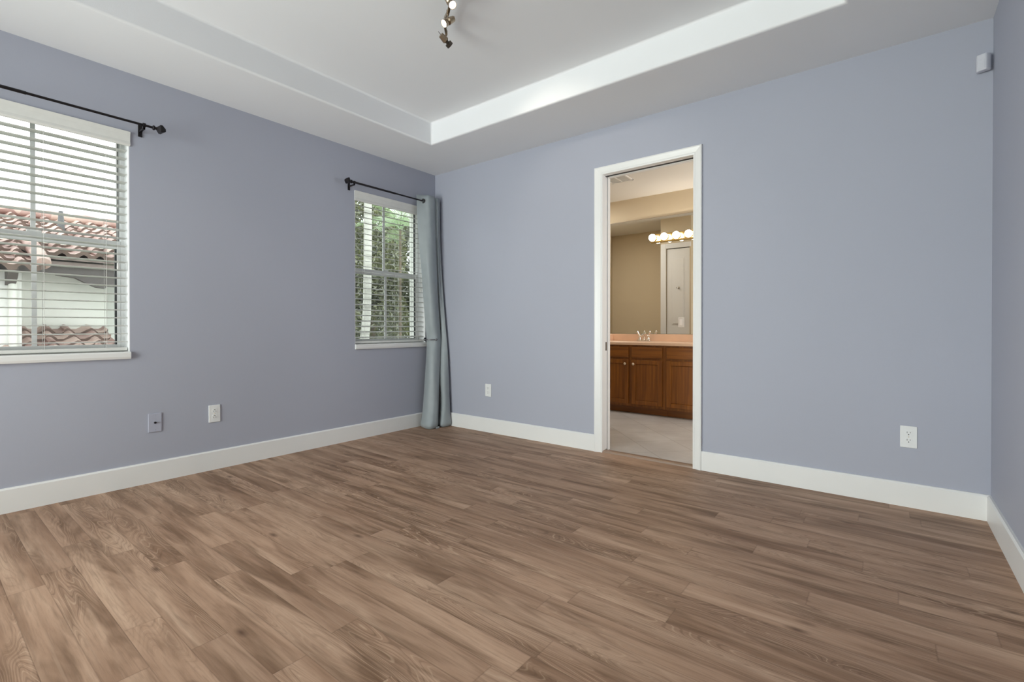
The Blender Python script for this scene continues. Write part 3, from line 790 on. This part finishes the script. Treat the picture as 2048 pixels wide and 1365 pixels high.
for i in range(6):
    bx = 1.372+i*.1375; 
    so = obj('socket', MB().lathe([(.032, 0), (.032, .010), (.020, .018), (.020, .030)], (bx, BY-.034, 1.982), (0, -1, 0), 18), M['brass'], vl, smooth=True)
    obj('globe_bulb', MB().sphere((bx, BY-.098, 1.980), .041, 20, 14), M['bulb'], so, smooth=True)
vt = thing('ceiling_vent', (1.34, 1.36, BZ), 'white slotted air vent in the bathroom ceiling above the doorway', 'air vent')
a0, a1, b0, b1 = 1.17, 1.41, 1.16, 1.50
f = MB(); t = .016
f.box((a0, b0, BZ-.008), (a0+t, b1, BZ)).box((a1-t, b0, BZ-.008), (a1, b1, BZ)).box((a0, b0, BZ-.008), (a1, b0+t, BZ)).box((a0, b1-t, BZ-.008), (a1, b1, BZ)).box(((a0+a1)/2-.006, b0, BZ-.008), ((a0+a1)/2+.006, b1, BZ))
obj('vent_frame', f, M['trim'], vt)
f = MB()
y = b0+.02
while y < b1-.02:
    f.prism([(a0+t, y, BZ-.001), (a0+t, y+.002, BZ-.001), (a0+t, y+.012, BZ-.007), (a0+t, y+.010, BZ-.007)], (a1-a0-2*t, 0, 0)); y += .014
obj('louvres', f, M['plastic_grey'], vt)
obj('duct_opening', MB().box((a0+t, b0+t, BZ-.0008), (a1-t, b1-t, BZ-.0003)), M['grey_pipe'], vt)

# ------------------------------------------------------------------ outdoors
GZ = -2.9
struct('ground', MB().box((-40, -30, GZ-.2), (-.25, 40, GZ)), M['grass'])
def tile_roof(mb, x_e, z_e, x_r, z_r, ya, yb, pitch=.25, row=.36):
    """barrel tile roof plane rising from the eave (x_e) to the ridge (x_r), tiles running along y"""
    L = math.hypot(x_r-x_e, z_r-z_e); nrow = max(1, round(L/row)); q = 8
    ny = int((yb-ya)/pitch*q)
    dx, dz = (x_r-x_e)/L, (z_r-z_e)/L; nx, nzv = -dz, dx
    if nzv < 0: nx, nzv = -nx, -nzv
    for r in range(nrow):
        s0, s1 = L*r/nrow-.03, L*(r+1)/nrow
        k = len(mb.v)
        for s, lift in ((s0, -.03), (s0, .055), (s1, .010)):
            for i in range(ny+1):
                y = ya+(yb-ya)*i/ny
                ph = ((y-ya)/pitch+ (r % 2)*.0) % 1
                h = .055*math.sin(ph*PI*2)
                hh = max(h, -.03)+lift
                mb.v.append((x_e+dx*s+nx*hh, y+.02*math.sin(r*5.1+i//q*2.3), z_e+dz*s+nzv*hh))
        for t_ in range(2):
            for i in range(ny):
                mb.f.append((k+t_*(ny+1)+i, k+t_*(ny+1)+i+1, k+(t_+1)*(ny+1)+i+1, k+(t_+1)*(ny+1)+i)); mb.mi.append(1 if t_ == 0 else 0)  # riser faces take the painted shadow colour
nh = thing('neighbour_house', (-9.5, -1.5, GZ), 'pale stucco house with tiled roofs outside the near window', 'house')
obj('house_wall', MB().box((-13.5, -6.0, GZ), (-8.0, -.88, 2.45)), M['stucco'], nh)
obj('white_wall', MB().box((-13.0, -.88, GZ), (-8.3, 1.2, 2.40)), M['stucco_white'], nh)
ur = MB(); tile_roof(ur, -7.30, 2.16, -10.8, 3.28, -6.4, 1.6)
obj('upper_roof', ur, [M['rooftile'], M['riser_shade']], nh, smooth=True)
obj('roof_deck', MB().prism([(-7.34, -6.4, 2.07), (-7.34, -6.4, 2.13), (-10.8, -6.4, 3.24), (-14.2, -6.4, 2.13), (-14.2, -6.4, 2.07), (-10.8, -6.4, 3.15)], (0, 8.0, 0)), M['fascia'], nh)
rc = MB().tube([(-10.8, -6.4+.25*i, 3.36+.012*((i) % 2)) for i in range(33)], [.095+.02*(i % 2) for i in range(33)], 10)
obj('ridge_cap', rc, M['rooftile'], nh, smooth=True)
ev = MB().box((-7.42, -6.0, 1.985), (-8.02, -.45, 2.05))
obj('eave_soffit', ev, M['fascia'], nh)
bb = MB()
bb.box((-7.50, -6.0, 1.86), (-7.72, -.55, 1.985))
bb.prism([(-7.55, -1.62, 1.86), (-7.55, -1.62, 1.83), (-7.55, -1.38, 1.80), (-7.55, -1.24, 1.72), (-7.55, -1.10, 1.655), (-7.55, -.98, 1.64), (-7.55, -.96, 1.68), (-7.55, -.55, 1.68), (-7.55, -.55, 1.86)], (-.14, 0, 0))
obj('eave_beam', bb, M['eave'], nh)
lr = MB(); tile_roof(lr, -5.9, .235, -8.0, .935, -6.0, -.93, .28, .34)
obj('lower_roof', lr, [M['rooftile'], M['riser_shade']], nh, smooth=True)
obj('lower_roof_deck', MB().prism([(-5.95, -6.0, .10), (-5.95, -6.0, .19), (-8.0, -6.0, .88), (-8.0, -6.0, .10)], (0, 5.05, 0)), M['fascia'], nh)
obj('porch_wall', MB().box((-8.0, -6.0, GZ), (-6.3, -1.0, .10)), M['stucco'], nh)
obj('wing_wall', MB().box((-8.0, -6.0, GZ), (-7.0, -2.10, 1.80)), M['stucco_white'], nh)
obj('downpipe', MB().cyl((-6.95, -2.20, -.5), (-6.95, -2.20, 1.7), .05, 12), M['stucco'], nh, smooth=True)
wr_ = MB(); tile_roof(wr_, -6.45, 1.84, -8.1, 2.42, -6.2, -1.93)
obj('wing_roof', wr_, [M['rooftile'], M['riser_shade']], nh, smooth=True)
rk = MB().tube([(-6.45-.165*i, -1.93, 1.90+.058*i+.02*(i % 2)) for i in range(11)], [.09+.015*(i % 2) for i in range(11)], 10)
obj('rake_tiles', rk, M['rooftile'], nh, smooth=True)
obj('corbel', MB().prism([(-6.6, -2.28, 1.82), (-7.0, -2.28, 1.82), (-7.0, -2.28, 1.58), (-6.85, -2.28, 1.62), (-6.68, -2.28, 1.72)], (0, .11, 0)), M['eave'], nh)
pv = obj('vent_pipe', MB().lathe([(.075, 0), (.06, .1), (.035, .42), (.028, .43)], (-9.6, -1.25, 2.86), (0, 0, 1), 14), M['grey_pipe'], nh, smooth=True)

def leaves(mb, c, rad, n, ln, wd, seed, dark_in=0):
    rng = random.Random(seed)
    for _ in range(n):
        while True:
            p = Vector((rng.uniform(-1, 1), rng.uniform(-1, 1), rng.uniform(-1, 1)))
            if p.length <= 1: break
        if p.length > .01: p = p.normalized()*(p.length**.45)
        q = Vector((c[0]+p.x*rad[0], c[1]+p.y*rad[1], c[2]+p.z*rad[2]))
        d = Vector((rng.gauss(0, 1), rng.gauss(0, 1), rng.gauss(-.4, .8))).normalized()
        s = d.orthogonal().normalized(); s = (Matrix.Rotation(rng.uniform(0, 2*PI), 3, d) @ s)
        up = d.cross(s); L = ln*rng.uniform(.6, 1.4); w = wd*rng.uniform(.7, 1.3)
        a, b = q-d*L/2, q+d*L/2; m0 = q+up*L*.12
        mb.add([a, m0+s*w, b, m0-s*w], [(0, 1, 2), (0, 2, 3)])
def tree(x, y, label, mat, parts, seed, ln=.15, wd=.03, n=4200, tr=.09):
    r = thing('tree', (x, y, GZ), label, 'tree', 'trees outside the corner window')
    top_ = max(p[0][2] for p in parts)
    obj('trunk', MB().tube([(x, y, GZ), (x+.05, y+.04, GZ+1.5), (x-.04, y+.02, top_)], [tr*1.2, tr, tr*.5], 10), M['bark'], r, smooth=True)
    mb = MB()
    for i, (c, rad) in enumerate(parts): leaves(mb, (x+c[0], y+c[1], c[2]), rad, n, ln, wd, seed*10+i)
    obj('foliage', mb, mat, r, smooth=True)
tree(-5.9, 3.5, 'dense olive green tree just right of the palm trunk outside the corner window', M['leaf_olive'], [((0, 0, .5), (.9, 1.0, 1.7)), ((.1, -.2, 2.6), (.8, .9, 1.3)), ((.0, .1, -1.2), (.9, 1.1, 1.1))], 3, n=5000)
tree(-8.2, 6.05, 'dark leafy tree at the right behind the olive green tree outside the corner window', M['leaf_dark'], [((0, 0, .2), (1.2, 1.4, 1.8)), ((.1, .1, -1.4), (1.2, 1.4, 1.1)), ((0, .3, 2.7), (1.0, 1.2, 1.6))], 4, n=6000)
tree(-8.35, 3.3, 'dark tree at the left behind the palm trunk outside the corner window', M['leaf_dark'], [((0, 0, .4), (1.2, 1.35, 2.0)), ((0, .1, 3.2), (1.1, 1.3, 1.5))], 5, n=6500)
tree(-11.4, 8.2, 'tall grey green tree in the distance behind the other trees outside the corner window', M['leaf_olive'], [((0, 0, .6), (1.4, 2.3, 2.6)), ((0, -.9, 3.2), (1.2, 1.5, 1.5))], 6, n=6500, ln=.2, wd=.045)
# slim pale palm close to the window
pt = thing('palm_tree', (-3.2, 1.36, GZ), 'palm with slim pale ringed trunk close outside the corner window', 'palm tree')
prof = [(-3.2, 1.40, GZ, .11), (-3.2, 1.40, -1, .09), (-3.2, 1.41, .4, .078), (-3.2, 1.415, .75, .074), (-3.2, 1.455, 1.15, .068), (-3.2, 1.47, 1.7, .066), (-3.2, 1.48, 2.6, .065), (-3.2, 1.48, 4.4, .062)]
pp = catmull(prof, 9)
obj('trunk', MB().tube([p[:3] for p in pp], [p[3]*(1+.025*(i % 3 == 0)) for i, p in enumerate(pp)], 16), M['trunk'], pt, smooth=True)
def frond(mb, o, az, el, L, nl, lw, ll, droop):
    pts = []
    p = Vector(o); d = Vector((math.cos(az)*math.cos(el), math.sin(az)*math.cos(el), math.sin(el)))
    for i in range(13):
        pts.append(p.copy()); p = p+d*(L/12); d = (d+Vector((0, 0, -droop/12))).normalized()
    mb.tube(pts, [.012*(1-i/14) for i in range(13)], 5)
    for i in range(nl):
        t = .15+.85*i/nl; k = min(int(t*12), 11); q = pts[k].lerp(pts[k+1], t*12-k)
        dd = (pts[k+1]-pts[k]).normalized(); sd = dd.cross(Vector((0, 0, 1))).normalized()
        for s in (-1, 1):
            e = (sd*s*.8+dd*.55-Vector((0, 0, .25))).normalized(); l2 = ll*(1-.5*abs(t-.5))
            w = dd*lw
            mb.add([q-w, q+w, q+e*l2*.6+w*.7, q+e*l2, q+e*l2*.6-w*.7], [(0, 1, 2, 3, 4)])
fm = MB()
for i in range(12): frond(fm, (-3.2, 1.48, 4.35), i*2.4, .5-.1*(i % 3), 1.7, 26, .016, .45, 1.5)
obj('crown', fm, M['leaf_light'], pt)
ap = thing('feather_palm', (-3.95, 2.75, GZ), 'pale green feather palm fronds at the upper right of the corner window view', 'palm tree')
obj('stem', MB().tube([(-3.95, 2.75, GZ), (-3.95, 2.75, .5), (-3.95, 2.75, 2.85)], [.04, .024, .02], 10), M['bark'], ap, smooth=True)
fm = MB()
for i in range(11): frond(fm, (-3.95, 2.75, 2.85), i*2.39, 1.2-.08*i, .85, 24, .008, .30, 1.3)
obj('fronds', fm, M['leaf_light'], ap)
